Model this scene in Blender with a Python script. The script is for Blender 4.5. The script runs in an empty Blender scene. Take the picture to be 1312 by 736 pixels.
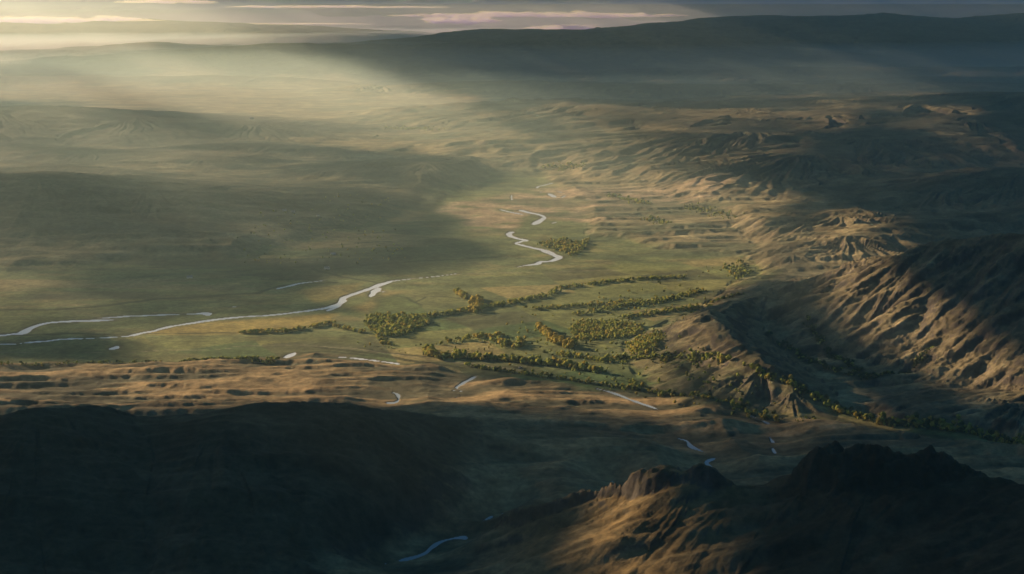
import bpy, math, random
import numpy as np
rng = np.random.default_rng(7); random.seed(7)
F32 = np.float32
scene = bpy.context.scene
COL = scene.collection

# ------------------------------------------------------------------ camera
H = 1200.0                      # camera height above the valley floor (m)
FOC = 1802.0                    # focal length in photo pixels (photo 1312 x 736)
HOR = 28.0                      # row of the true horizon
PITCH = math.atan((368 - HOR) / FOC)
CP, SP = math.cos(PITCH), math.sin(PITCH)
cam = bpy.data.cameras.new('camera'); cam_o = bpy.data.objects.new('camera', cam); COL.objects.link(cam_o)
cam_o.location = (0, 0, H); cam_o.rotation_euler = (math.pi/2 - PITCH, 0, 0)
cam.sensor_width = 36.0; cam.lens = 36.0 * FOC / 1312.0
cam.clip_start = 5.0; cam.clip_end = 900000.0
scene.camera = cam_o

def at(px, py, z=0.0):
    """map reading: photo pixel -> point of the land at height z"""
    a = (px - 656.0); b = (368.0 - py)
    dx = a; dy = FOC*CP + b*SP; dz = -FOC*SP + b*CP
    t = (z - H) / dz
    return (dx*t, dy*t)
def pix(x, y, z=0.0):
    fwd = y*CP - (z-H)*SP; up = y*SP + (z-H)*CP
    return 656.0 + FOC*x/fwd, 368.0 - FOC*up/fwd

# ------------------------------------------------------------------ sun direction
SUN_EL = math.radians(15); SUN_AZ = math.radians(-58.0)     # azimuth measured from +Y towards +X
SD = np.array([math.sin(SUN_AZ)*math.cos(SUN_EL), math.cos(SUN_AZ)*math.cos(SUN_EL), math.sin(SUN_EL)])

# ------------------------------------------------------------------ noise
def ihash(ix, iy, seed):
    n = ix.astype(np.uint32)*np.uint32(374761393) + iy.astype(np.uint32)*np.uint32(668265263) + np.uint32((seed*1442695041) & 0xffffffff)
    n ^= n >> np.uint32(13); n *= np.uint32(1274126177); n ^= n >> np.uint32(16)
    return (n & np.uint32(0xffff)).astype(F32) / F32(65535.0)
def perlin(x, y, seed=0):
    ix = np.floor(x); iy = np.floor(y); fx = (x-ix).astype(F32); fy = (y-iy).astype(F32)
    ix = ix.astype(np.int32); iy = iy.astype(np.int32)
    u = fx*fx*fx*(fx*(fx*6-15)+10); v = fy*fy*fy*(fy*(fy*6-15)+10)
    def g(cx, cy, dx, dy):
        a = ihash(cx, cy, seed)*6.2831853
        return np.cos(a)*dx + np.sin(a)*dy
    n00 = g(ix, iy, fx, fy); n10 = g(ix+1, iy, fx-1, fy)
    n01 = g(ix, iy+1, fx, fy-1); n11 = g(ix+1, iy+1, fx-1, fy-1)
    a = n00 + u*(n10-n00); b = n01 + u*(n11-n01)
    return (a + v*(b-a))*1.5
def sstep(a, b, x):
    t = np.clip((x-a)/(b-a), 0, 1); return t*t*(3-2*t)
def fbm(x, y, wl, octs, seed=0, gain=0.5, spacing=None, ridged=False, lac=2.0):
    s = np.zeros_like(x, dtype=F32); a = 1.0; tot = 0
    for o in range(octs):
        w = wl / lac**o
        n = perlin(x/w, y/w, seed+o*17)
        if ridged: n = 1-2*np.abs(n)
        if spacing is not None: n = n*sstep(1.8, 4.0, w/spacing)
        s += a*n; tot += a; a *= gain
    return (s/tot).astype(F32)

# ------------------------------------------------------------------ polygons / polylines
def seg_dist(X, Y, a, b):
    ax, ay = a; bx, by = b; dx, dy = bx-ax, by-ay
    L2 = dx*dx+dy*dy+1e-9
    t = np.clip(((X-ax)*dx + (Y-ay)*dy)/L2, 0, 1)
    ex = X-ax-t*dx; ey = Y-ay-t*dy
    return ex*ex+ey*ey, t
def poly_sd(X, Y, pts):
    """signed distance, positive inside"""
    d2 = np.full(X.shape, 1e18, F32); ins = np.zeros(X.shape, bool)
    n = len(pts)
    for i in range(n):
        a = pts[i]; b = pts[(i+1) % n]
        d, _ = seg_dist(X, Y, a, b); d2 = np.minimum(d2, d)
        if a[1] != b[1]:
            c = ((a[1] > Y) != (b[1] > Y)) & (X < (b[0]-a[0])*(Y-a[1])/(b[1]-a[1])+a[0])
            ins ^= c
    d = np.sqrt(d2); return np.where(ins, d, -d).astype(F32)
# map raster in photo-pixel coordinates of the z = 0 plane (coarse look-up for land cover and cloud cover)
RX0, RX1, RY0, RY1 = -1400, 2700, 30, 1000
rxs = np.arange(RX0, RX1, 4.0); rys = np.arange(RY0, RY1, 1.5)
RXX, RYY = np.meshgrid(rxs.astype(F32), rys.astype(F32))
YS = 2.6                                                  # rows count more than columns (foreshortening)
def soft(pts, blur, warp=0.0, seed=3):
    X = RXX; Y = RYY*YS
    if warp:
        X = X + warp*2.2*perlin(RXX/60, RYY/18, seed); Y = Y + warp*perlin(RXX/60, RYY/18, seed+9)
    sd = poly_sd(X, Y, [(p[0], p[1]*YS) for p in pts])
    return sstep(-blur, blur, sd).astype(F32)
def samp(M, px, py):
    fx = np.clip((px-RX0)/4.0, 0, len(rxs)-1.001); fy = np.clip((py-RY0)/1.5, 0, len(rys)-1.001)
    ix = fx.astype(int); iy = fy.astype(int); fx = (fx-ix).astype(F32); fy = (fy-iy).astype(F32)
    return (M[iy, ix]*(1-fx)*(1-fy)+M[iy, ix+1]*fx*(1-fy)+M[iy+1, ix]*(1-fx)*fy+M[iy+1, ix+1]*fx*fy)

# ------------------------------------------------------------------ terrain grid (finer near the viewpoint)
QL = 1.0
NR = int(1900*QL)
u_in = np.linspace(-0.40, 0.40, int(1150*QL))
u_out = 0.40 + 1.1*np.linspace(0, 1, int(110*QL))[1:]**1.7
U = np.concatenate([-u_out[::-1], u_in, u_out])
Y0, Y1 = 1500.0, 260000.0
tt = np.linspace(0, 1, NR)
LY = math.log(Y0) + (math.log(Y1)-math.log(Y0))*(0.80*tt + 0.20*tt**3)
YR = np.exp(LY)
NU = len(U)
GY, GU = np.meshgrid(YR, U, indexing='ij')
GX = (GY*GU); 
X = GX.astype(F32).astype(np.float64); Y = GY
SPC = np.maximum(np.gradient(YR)[:, None]*np.ones_like(GX)*0.55, GY*0.0007).astype(F32)   # mean vertex spacing
PX, PY = pix(X, Y, 0.0)
PX = PX.astype(F32); PY = PY.astype(F32)

# warped coordinates so nothing runs straight
wsc = np.clip(Y/6000, 0.5, 6)
WX = X + 110*wsc*fbm(X, Y, 1500, 4, 11, spacing=SPC) + 500*np.clip(Y/20000-0.5, 0, 4)*perlin(X/9000, Y/9000, 5)
WY = Y + 110*wsc*fbm(X, Y, 1500, 4, 31, spacing=SPC)

RIDGES = []   # (group, crest points (px,py,z), width on the left of travel, width on the right, power)
def R(g, pts, wl, wr=None, p=1.5): RIDGES.append((g, pts, wl, wr or wl, p))
# 1 = mountain on the right, 2 = dark hill bottom left, 3 = rocky hill bottom right, 4 = distant hills, 5 = hills left, 6 = low spur
def RR(g, pts, deg, far=1.3, p=1.15):
    deg = deg*(1.1 if g in (4, 5) else 1.0)
    """ridge from (column, crest row, near foot row): height and reach follow from the slope"""
    out_ = []
    for a, c, f in pts:
        dc = PITCH + math.atan((c-368)/FOC); df = PITCH + math.atan((f-368)/FOC)
        z = (H/math.tan(dc)-H/math.tan(df))/(1/math.tan(math.radians(deg))+1/math.tan(dc))
        out_.append((a, c, z))
    zm = max(q[2] for q in out_); w = zm/math.tan(math.radians(deg))*1.1
    ltr = pts[-1][0] > pts[0][0]
    RIDGES.append((g, out_, w*far if ltr else w, w if ltr else w*far, p))
# right mountain
R(1, [(1.22,6.15,30),(1.36,5.92,120),(1.56,5.60,265),(1.69,5.47,330),(1.91,5.27,385),(2.15,4.9,420),(2.45,4.3,430),(2.7,3.6,400)], 1000, 880, 1.15)
RR(1, [(1400,380,520),(1330,415,510),(1294,432,505),(1250,452,500),(1205,482,495)], 18)
RR(1, [(1500,480,600),(1400,500,590),(1312,522,575),(1225,545,552)], 15)
# low spur in front of it
R(6, [(1040,362,70),(1000,373,75),(950,390,90),(908,407,112),(932,436,108),(966,468,95),(1003,500,50),(1040,515,15)], 260, 330, 1.2)
R(6, [(932,436,95),(885,456,15)], 120, 120, 1.3)
R(6, [(966,468,85),(915,492,15)], 110, 110, 1.3)
R(6, [(908,407,100),(860,425,15)], 110, 110, 1.3)
# hills behind the mountain
RR(4, [(1500,205,300),(1312,222,296),(1220,240,290),(1120,262,290),(1060,283,318),(1000,305,325)], 10)
RR(4, [(1400,262,330),(1250,278,325),(1150,292,330),(1080,308,345),(1015,330,348)], 11)
RR(4, [(1090,276,318),(1020,284,312),(960,290,310),(930,298,307)], 10)
RR(4, [(1500,118,230),(1312,124,225),(1180,133,220),(1050,150,222),(960,172,232),(880,214,238)], 4.8)
RR(4, [(1400,150,245),(1250,155,240),(1120,178,245),(1020,200,250),(930,236,254)], 5.5)
RR(4, [(1050,140,190),(900,136,185),(800,145,195),(740,137,190),(690,131,175),(640,142,165),(590,155,164)], 5)
RR(4, [(800,150,200),(760,175,206),(700,204,212)], 5)
RR(4, [(900,150,210),(850,185,228),(800,222,236)], 5)
# left hills
RR(5, [(-300,222,330),(-100,228,325),(0,230,325),(45,228,325),(110,240,320),(200,247,315),(300,250,300),(390,266,285)], 9)
RR(5, [(-200,282,340),(60,292,335),(200,305,325)], 6)
RR(5, [(-200,138,200),(0,143,200),(45,138,200),(160,152,195),(300,160,190),(420,172,182)], 6)
RR(5, [(-100,188,225),(120,196,225),(260,205,225),(360,215,222)], 5)
RR(5, [(430,222,245),(510,210,250),(560,212,252),(640,220,246),(700,230,240)], 6)
# distance
RR(4, [(230,80,95),(320,68,98),(375,58,100),(430,66,100),(560,76,98),(760,84,100),(1000,92,108),(1400,92,110)], 4)
RR(4, [(520,112,124),(650,106,128),(850,110,135),(1100,112,135),(1400,110,135)], 5)
RR(4, [(640,62,72),(760,50,75),(850,46,78),(900,52,76),(1000,45,76),(1110,44,78),(1312,47,78),(1600,44,78)], 4)
RR(4, [(-400,38,60),(-100,36,60),(80,37,60),(200,31,58),(300,42,60),(420,52,62)], 3.5)
RR(4, [(-100,70,85),(100,66,84),(200,60,82),(280,74,82)], 4)
R(4, [(640,44,800),(760,42,900),(850,38,960),(900,34,1050),(960,26,1260),(1030,30,1150),(1110,24,1310),(1200,29,1170),(1320,22,1370),(1500,25,1290)], 13000, 13000, 1.1)
# many low layered ridges between the plain and the horizon
rr = random.Random(41)
for k in range(64):
    row = 52+rr.random()**0.9*84; cxx = rr.uniform(380, 1500); ln = rr.uniform(60, 190); hgt = 2.0+(row-45)*rr.uniform(0.05, 0.13)
    if row > 100 and cxx < 640: continue
    pts_ = [(cxx+ln*(q-2), row+(hgt*0.9)*abs(q-2)**1.4/2.6+rr.uniform(-0.6, 0.6), row+hgt*rr.uniform(1.9, 2.3)) for q in range(5)]
    RR(4, [(a, min(b, c-0.6), c) for a, b, c in pts_], rr.uniform(7, 11))
for k in range(16):
    row = rr.uniform(66, 104) if k < 7 else rr.uniform(170, 320); cxx = rr.uniform(-150, 330); ln = rr.uniform(60, 150); hgt = 3+(row-45)*rr.uniform(0.03, 0.06)
    pts_ = [(cxx+ln*(q-2), row+(hgt*0.9)*abs(q-2)**1.4/2.6, row+hgt*2.1) for q in range(5)]
    RR(5, [(a, min(b, c-0.6), c) for a, b, c in pts_], rr.uniform(6, 9))
# dark hill in the foreground, left
R(2, [(-400,530,260),(-150,540,235),(0,543,220),(55,532,242),(95,534,232),(130,546,195),(200,547,200),(280,537,220),(350,527,215),(385,524,210),(430,531,185),(490,541,145),(560,550,100),(640,566,60),(720,590,0)], 620, 1100, 1.15)
# rocky hill in the foreground, right
R(3, [(690,690,40),(740,668,85),(790,655,120),(840,648,145),(900,638,180),(960,636,195),(1010,640,200),(1060,622,225),(1120,624,240),(1200,622,255),(1312,628,280),(1500,640,320)], 420, 900, 1.2)
R(3, [(900,645,170),(800,700,120),(700,745,60),(660,760,40)], 300, 500, 1.2)

hs = {}
gs = np.zeros(X.shape, F32); gd = np.full(X.shape, 9.0, F32); gh = np.full(X.shape, 3.0, F32); gl = np.full(X.shape, 200.0, F32)   # fall-line coordinates
for ri, (g, pts, wl, wr, p) in enumerate(RIDGES):
    P3 = [(*at(a, b, c), c) for a, b, c in pts] if abs(pts[0][0]) > 20 else [(a*1000, b*1000, c) for a, b, c in pts]
    best = np.full(X.shape, -1.0, F32)
    xs = [q[0] for q in P3]; ys = [q[1] for q in P3]; m = max(wl, wr)*1.1
    r0 = max(0, np.searchsorted(YR, min(ys)-m*1.6)-1); r1 = min(NR, np.searchsorted(YR, max(ys)+m*1.6)+1)
    wx = WX[r0:r1]; wy = WY[r0:r1]; hb = np.zeros(wx.shape, F32)
    arc = ri*3700.0; lam = min(max(210.0, 0.16*max(wl, wr)), 1500.0)
    for (ax, ay, az), (bx, by, bz) in zip(P3[:-1], P3[1:]):
        d2, t = seg_dist(wx, wy, (ax, ay), (bx, by)); sl_ = math.hypot(bx-ax, by-ay)
        side = (bx-ax)*(wy-ay)-(by-ay)*(wx-ax)
        sn = side/(math.hypot(bx-ax, by-ay)*np.sqrt(d2)+1.0)
        k = wr+(wl-wr)*sstep(-1, 1, sn)
        zz = az+(bz-az)*t
        ww = k*(0.45+0.55*zz/max(q[2] for q in P3))
        d = np.sqrt(d2)/ww
        # rounded crest, concave foot
        prof = np.clip(1-np.sqrt(d*d+0.004)+0.063, 0, 1)**p
        hn = (zz*prof).astype(F32); m_ = hn > gh[r0:r1]
        # past the ends the coordinate turns with the bearing, so the gullies fan out
        over = ((wx-ax)*(bx-ax)+(wy-ay)*(by-ay))/sl_ - t*sl_
        ang = np.arctan2(over, np.sqrt(np.maximum(d2-over*over, 1.0)))*max(wl, wr)*0.55
        ss = arc+t*sl_+ang+np.where(side > 0, 51.7*lam, 0)
        gs[r0:r1][m_] = ss[m_]; gd[r0:r1][m_] = d[m_]; gl[r0:r1][m_] = lam; gh[r0:r1][m_] = hn[m_]
        hb = np.maximum(hb, hn); arc += sl_
    old = hs.setdefault(g, np.zeros(X.shape, F32))
    o = old[r0:r1]; old[r0:r1] = (o**4+hb**4)**0.25
basin = samp(soft([(600,610),(680,575),(760,590),(700,640),(640,668),(610,700),(590,800),(430,800),(480,720)], 110, 6), ((656.0+FOC*X/(Y*CP+H*SP))).astype(F32), (368.0-FOC*(Y*SP-H*CP)/(Y*CP+H*SP)).astype(F32))
for g in (2, 3): hs[g] *= (1-0.9*basin)
M_flat = soft([(-500,350),(0,345),(300,330),(420,300),(560,262),(620,222),(720,222),(860,246),(960,300),(1000,345),(940,380),(850,440),(900,490),(1312,575),(900,600),(-500,600)], 22, 8)
flat_ = samp(M_flat, PX, PY)
for g in (4, 5): hs[g] *= (1-flat_)
names = sorted(hs)
ridge = np.zeros(X.shape, F32)
for g in names: ridge += hs[g]**4
ridge = ridge**0.25

# ---- rolling ground
far = sstep(9000, 30000, Y).astype(F32)
# land regions (photo-pixel polygons of the valley plane)
M_moor = soft([(-500,470),(0,467),(250,468),(350,462),(400,455),(480,462),(600,480),(760,498),(900,520),(1050,545),(1312,585),(1700,640),(1700,1000),(-500,1000)], 10, 6)
M_plain = soft([(-500,350),(0,345),(300,330),(420,300),(520,262),(600,226),(690,226),(740,262),(770,300),(860,322),(990,334),(930,380),(850,440),(900,490),(1312,575),(1312,590),(900,525),(760,500),(600,482),(480,464),(400,456),(340,464),(250,468),(0,468),(-500,470)], 14, 8)
moor = samp(M_moor, PX, PY); plain = samp(M_plain, PX, PY)
hum = fbm(X*0.17+WY*0.10, Y*1.0-X*0.10, 120, 4, 41, 0.5, SPC)*1.3
hum = 0.5+0.62*hum
roll = fbm(X, Y, 1700, 5, 51, 0.5, SPC)
rollf = fbm(X*0.38+2500*perlin(X/9000, Y/9000, 3), Y, 5200, 6, 71, 0.52, SPC, ridged=True)
base = moor*(34*hum+24*fbm(X*0.6, Y, 700, 3, 47, 0.5)) + (1-moor)*(1-plain)*(1-far)*(42*np.maximum(roll+0.15, 0)+24*hum) + plain*(2.0*roll+2.4*hum) + flat_*(1-plain)*(1-moor)*9*hum \
     + far*np.clip((Y-14000)/60000, 0.05, 1.2)*330*np.maximum(rollf+0.02, 0) + far*26*np.abs(fbm(X*0.7, Y, 1500, 4, 77, 0.55, SPC))*2
base = base.astype(F32)
Z = base + ridge

# ---- mesas and cliffs of the rocky hill
cw = 9*fbm(X, Y, 62, 4, 91, 0.58, SPC) + 9*fbm(X, Y, 44, 3, 93, 0.6, SPC, ridged=True) + 36*fbm(X, Y, 240, 2, 95, 0.5)
def mesa(pts, h, run, top=0.0, fade=None):
    global Z
    P = [at(*q) for q in pts]
    ys = [q[1] for q in P]
    r0 = max(0, np.searchsorted(YR, min(ys)-700)); r1 = min(NR, np.searchsorted(YR, max(ys)+700))
    sd = poly_sd(X[r0:r1], Y[r0:r1], P) + cw[r0:r1]
    if fade:
        f0, f1 = at(*fade[0])[0], at(*fade[1])[0]; h = h*(1-0.93*sstep(f0, f1, X[r0:r1]+0.35*(Y[r0:r1]-2900)))*(0.80+0.65*fbm(X[r0:r1], Y[r0:r1], 70, 3, 97, 0.6))
    Z[r0:r1] += (h*(0.72*sstep(0, run, sd)+0.28*sstep(-run*4.5, run*0.6, sd)) + top*sstep(run, run*8, sd)).astype(F32)
mesa([(796,637,165),(815,646,170),(845,650,170),(875,642,190),(905,632,210),(955,640,200),(930,618,210),(880,606,210),(838,616,200)], 56, 26, 10, ((850,610,200),(975,630,200)))
mesa([(1012,640,200),(1034,650,200),(1090,640,230),(1160,640,240),(1230,640,250),(1290,630,260),(1200,598,260),(1100,584,260),(1050,598,250)], 72, 30, 12, ((1110,600,250),(1330,600,250)))
mesa([(636,697,30),(668,706,40),(705,700,50),(742,690,60),(765,680,80),(800,676,95),(760,664,90),(700,680,60)], 36, 20)

# ---- erosion: branching gullies that run down the slopes
def slopes(Z):
    gy = np.gradient(Z, axis=0)/np.gradient(YR)[:, None]          # along v at constant u
    gu = np.gradient(Z, axis=1)/(np.gradient(U)[None, :]*GY)
    return gu.astype(F32), (gy-gu*GU).astype(F32)                 # dz/dx, dz/dy
def gullies(cell, dx, dy, seed):
    px = X/cell; py = Y/cell
    ix = np.floor(px); iy = np.floor(py); fx = (px-ix).astype(F32); fy = (py-iy).astype(F32)
    ix = ix.astype(np.int32); iy = iy.astype(np.int32)
    ch = np.zeros(X.shape, F32); sx = np.zeros(X.shape, F32); wt = np.full(X.shape, 1e-4, F32)
    for i in (-1, 0, 1):
        for j in (-1, 0, 1):
            qx = fx-i-(0.2+0.6*ihash(ix+i, iy+j, seed)); qy = fy-j-(0.2+0.6*ihash(ix+i, iy+j, seed+5))
            w = np.clip(1-(qx*qx+qy*qy)/1.5, 0, 1)**3
            ph = (qx*dx+qy*dy)*6.2831853
            ch += np.cos(ph)*w; sx += -np.sin(ph)*w; wt += w
    return ch/wt, sx/wt
gx, gy_ = slopes(Z)
sl = np.sqrt(gx*gx+gy_*gy_)+1e-6
gw = {1: 1.0, 2: 0.3, 3: 0.16, 4: 0.8, 5: 0.3, 6: 0.75}
gsum = sum((hs[g]+0.5)**2 for g in names); gwt = sum(gw[g]*(hs[g]+0.5)**2 for g in names)/gsum
depth = sstep(0.03, 0.34, sl)*gwt
# direction across the slope
tx, ty = gy_/sl, -gx/sl
bigness = np.clip(Y/6000, 0.55, 6.0)
ero = np.zeros(X.shape, F32)
amp = 15.0
for o, cell in enumerate((1500, 800, 400, 200, 100, 50)):
    fade = sstep(2.2, 4.5, cell/SPC)
    near = sstep(9000, 22000, Y).astype(F32) if cell > 500 else 1.0
    a = {1500: 55, 800: 9, 400: 8, 200: 7, 100: 5, 50: 2.6}[cell]
    c, s = gullies(cell, tx, ty, 100+o*7)
    k = (a*depth*fade*near)
    ero += (k*(c-0.35)).astype(F32)
    # bend the finer gullies towards the coarser ones
    m = -s*6.2831853/cell*k*0.9
    tx2 = tx - m*ty*-1.0*0.6; ty2 = ty + m*tx*-1.0*0.6
    n = np.sqrt(tx2*tx2+ty2*ty2)+1e-6; tx, ty = (tx2/n).astype(F32), (ty2/n).astype(F32)
gully = np.zeros(X.shape, F32)
band = sstep(0.02, 0.22, gd)*(1-sstep(0.72, 1.08, gd))
bend = 0.35*fbm(X, Y, 500, 3, 171, 0.5, SPC)
for o, (m_, a) in enumerate(((1.0, 17.0), (0.52, 11.0), (0.27, 6.5), (0.14, 3.6), (0.075, 1.8))):
    lam = gl*m_; n = perlin(gs/lam+bend*(1+0.8*o), gd*2.2+o*7.3, 400+o*13)
    gully += (np.where(gl > 400, 2.2, 1.0)*a*sstep(1.6, 3.5, lam/SPC)*(np.abs(n)*2.0-0.62)).astype(F32)
gully *= band*sstep(6, 70, ridge)*gwt
ero += gully
Z = Z + ero
# small bumps everywhere off the plain
Z += ((1-plain*0.9)*(2.6*fbm(X, Y, 90, 3, 131, 0.55, SPC) + 5*depth*fbm(X, Y, 45, 2, 141, 0.6, SPC, ridged=True))).astype(F32)
Z += (far*fbm(X, Y, 1200, 3, 151, 0.55, SPC)*22).astype(F32)

# ------------------------------------------------------------------ rivers: (points (px,py,width m))
RIV = {
 'river': [
  [(-160,432,40),(-40,430,38),(0,430,34),(15,428,34),(28,427,60),(40,420,40),(60,414,34),(85,412,36),(115,411,40),(144,410,40)],
  [(126,408,14),(160,405.5,24),(193,404,24),(225,403,12),(262,402,12)],
  [(-120,446,22),(0,441,18),(20,441,16)],
  [(33,439,26),(60,437,20),(75,435,24),(90,434,20),(108,434,18)],
  [(20,441,14),(33,439,14)],[(108,434,14),(160,431,16),(172,429,34),(185,426,26),(197,424,26),(215,419,30),(245,414,32),(280,409,40),(310,406,30),(330,405,22),(350,403.5,26),(380,400,32),(410,396,34),(428,392,46),(438,387,40),(440,382,44),(450,378,40),(465,373,40),(478,368.5,46),(487,365,56),(497,362,36),(503,360,20),(530,357,6)],
  [(475,380,26),(480,374,46),(486,369,50)],
  [(436,391,30),(428,395,26),(420,398,18)],
  [(535,356.5,5),(560,354,6),(590,350,4)],[(664,342,8),(674,340,22),(688,338.5,46),(692,335.5,30),(704,335,34),(714,332,52),(716,329.5,52),(708,326,48),(701,322.5,70),(694,320,44),(680,317,34),(668,314,30),(661,312,28),(668,309.5,34),(674,308,44),(664,306,36),(655,303,38),(652,300,42),(656,297,44)],
  [(684,288,40),(688,285,66),(695,281,40),(697,278,30),(690,275,34),(680,273,46),(670,270.5,50),(667,269,30)],
  [(640,268.5,20),(655,272,22),(670,275,20)],
  [(688,241,24),(690,239,22),(697,237.5,20),(708,234.5,20)],[(690,246.5,30),(694,246,30)],[(703,248,34),(708,251,46),(711,253,40)],
  [(712,244.5,24),(720,247,26)],[(720,253,50),(724,251,40)],[(655,250,24),(656,256,20)],[(708,286,30),(712,285,44)],
 ],
 'pond': [
  [(253,401.5,26),(264,402,60),(267,404,24)],[(296,393.5,14),(306,392.5,30)],
  [(355,370,22),(370,366.5,26),(385,363,20),(415,359.5,18)],
  [(143,447,20),(147,446,40),(150,443.5,16)],
  [(366,458,30),(372,455,40),(378,452,20)],
  [(432,457,12),(455,459,12),(480,462,12),(510,466,10)],
  [(486,373,10),(492,374,10)],
 ],
 'stream': [
  [(496,516,10),(505,516,14),(511,512,13),(509,505,10),(503,503,7)],
  [(583,510,12),(591,508,12)],[(580,500,12),(592,501,9),(585,497,13),(592,492,13),(602,486,11),(610,482,9)],
  [(765,498,9),(785,503,10),(805,511,16),(825,518,12),(845,525,8)],
  [(870,562,6),(880,565,10),(886,572,13),(905,580,8)],[(916,587,7),(905,592,12),(911,599,14),(914,606,18)],
  [(960,532,8),(975,538,9),(985,543,8)],[(986,560,14),(990,566,9)],[(990,574,9),(993,580,7)],
  [(784,616,10),(788,619,8)],
  [(513,718,5),(530,714,14),(545,708,17),(552,702,13),(560,696,9),(575,691,7),(594,688,16),(596,690,10)],
  [(619,667,5),(630,662,4)],[(643,658,5),(647,656,4)],[(494,722,4),(498,721,4)],
  [(1008,384,10),(1013,381,16)],
 ]}
water_z = -1.2
rivmask = np.full(X.shape, 1e9, F32)     # distance to water edge, metres
def smooth_line(P, n=5):
    P = [np.array(p, float) for p in P]
    if len(P) < 3: A = P
    else:
        Q = [2*P[0]-P[1]]+P+[2*P[-1]-P[-2]]; A = []
        for i in range(1, len(Q)-2):
            for t in np.arange(n)/n:
                A.append(0.5*((2*Q[i])+(-Q[i-1]+Q[i+1])*t+(2*Q[i-1]-5*Q[i]+4*Q[i+1]-Q[i+2])*t*t+(-Q[i-1]+3*Q[i]-3*Q[i+1]+Q[i+2])*t**3))
        A.append(P[-1])
    A = [a.copy() for a in A]
    for e in (0, -1): A[e][2] *= 0.25
    return [tuple(a) for a in A]
def carve(lines):
    global Z, rivmask
    for ln in lines:
        P = smooth_line([(*at(a, b, 0), w) for a, b, w in ln])
        xs = [p[0] for p in P]; ys = [p[1] for p in P]
        r0 = max(0, np.searchsorted(YR, min(ys)-400)); r1 = min(NR, np.searchsorted(YR, max(ys)+400))
        ulo = min(x/y for x, y in zip(xs, ys))-0.08; uhi = max(x/y for x, y in zip(xs, ys))+0.08
        c0 = np.searchsorted(U, ulo); c1 = np.searchsorted(U, uhi)
        xx = X[r0:r1, c0:c1]; yy = Y[r0:r1, c0:c1]; best = np.full(xx.shape, 1e9, F32)
        wob = 6*perlin(xx/38, yy/60, 7)
        for a, b in zip(P[:-1], P[1:]):
            d2, t = seg_dist(xx, yy, a[:2], b[:2])
            best = np.minimum(best, np.sqrt(d2)-(a[2]+(b[2]-a[2])*t)*0.33)
        best = best + wob*0.9
        rivmask[r0:r1, c0:c1] = np.minimum(rivmask[r0:r1, c0:c1], best)
for k in RIV: carve(RIV[k])
# the bottom of the valley is level near water; the bed is below it
lvl = sstep(0, 160, rivmask)
shore_w = np.clip(SPC*0.5, 4, 30)
bed = np.where(rivmask < 900, -3.2*(1-sstep(-shore_w*0.3, shore_w*0.9, rivmask)), 0)
Z = np.where(rivmask < 900, Z*lvl + bed, Z).astype(F32)

def zat(x, y):
    fr = np.interp(np.log(y), LY, np.arange(NR)); fc = np.interp(x/y, U, np.arange(NU))
    i = np.clip(fr.astype(int), 0, NR-2); j = np.clip(fc.astype(int), 0, NU-2); a = fr-i; b = fc-j
    return Z[i, j]*(1-a)*(1-b)+Z[i+1, j]*a*(1-b)+Z[i, j+1]*(1-a)*b+Z[i+1, j+1]*a*b

# ------------------------------------------------------------------ land cover colours (linear albedo), with some shade painted in
gx, gy_ = slopes(Z); sl = np.sqrt(gx*gx+gy_*gy_)
def c3(r, g, b): return np.array([r, g, b], F32)
def mix(A, B, t): return A+(B-A)*t[..., None]
n1 = fbm(X, Y, 900, 5, 201, 0.55, SPC)*0.5+0.5
n2 = fbm(X, Y*1.4, 260, 5, 211, 0.6, SPC)*0.5+0.5
n3 = fbm(X, Y, 3200, 4, 221, 0.5, SPC)*0.5+0.5
TAN, BRN, HEATH, GRN, DGRN, ROCK, GOLD = c3(.44,.385,.195), c3(.24,.205,.10), c3(.115,.095,.06), c3(.17,.23,.085), c3(.075,.10,.045), c3(.075,.065,.058), c3(.36,.27,.09)
C = mix(np.broadcast_to(BRN, X.shape+(3,)), TAN, sstep(0.38, 0.62, n2*0.6+n1*0.4))
C = mix(C, HEATH, sstep(0.56, 0.74, n1)*0.7)
G = lambda pts, b=6, w=3, s=3: samp(soft(pts, b, w, s), PX, PY)
stripes = sstep(0.42, 0.6, fbm(X*0.25+Y*0.10, Y*1.0, 130, 3, 231, 0.5, SPC)*0.5+0.5)
greenish = mix(np.broadcast_to(GRN, X.shape+(3,)), c3(.29,.26,.10)*np.ones(3, F32), sstep(0.4, 0.65, n2)*0.8*stripes)
C = mix(C, greenish, plain*0.85*sstep(0.3, 0.55, 1-n3*0.75))
# far green wash of the plain, cloud shade in the middle painted darker green
C = mix(C, np.broadcast_to(DGRN*1.15, C.shape), G([(380,262),(560,262),(600,300),(640,335),(560,352),(480,352),(430,345),(360,300)], 20, 8)*0.8)
C = mix(C, np.broadcast_to(c3(.16,.18,.065), C.shape), G([(-300,440),(150,440),(260,425),(470,430),(520,450),(400,452),(340,466),(240,472),(-300,472)], 4)*0.75*(0.6+0.4*n2))
C = mix(C, np.broadcast_to(c3(.42,.33,.09), C.shape), G([(170,428),(250,415),(330,408),(440,402),(425,412),(360,428),(220,430)], 5)*0.8)
C = mix(C, np.broadcast_to(c3(.36,.30,.10), C.shape), G([(390,372),(470,362),(440,380),(400,388)], 5)*0.7)
C = mix(C, np.broadcast_to(c3(.40,.31,.11), C.shape), G([(450,395),(500,374),(600,372),(680,358),(640,372),(560,395),(470,404)], 8)*0.75*(0.5+0.5*n2))
C = mix(C, np.broadcast_to(c3(.30,.29,.10), C.shape), G([(520,360),(700,345),(950,335),(1000,350),(850,362),(650,366)], 6)*0.7*stripes)
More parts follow.
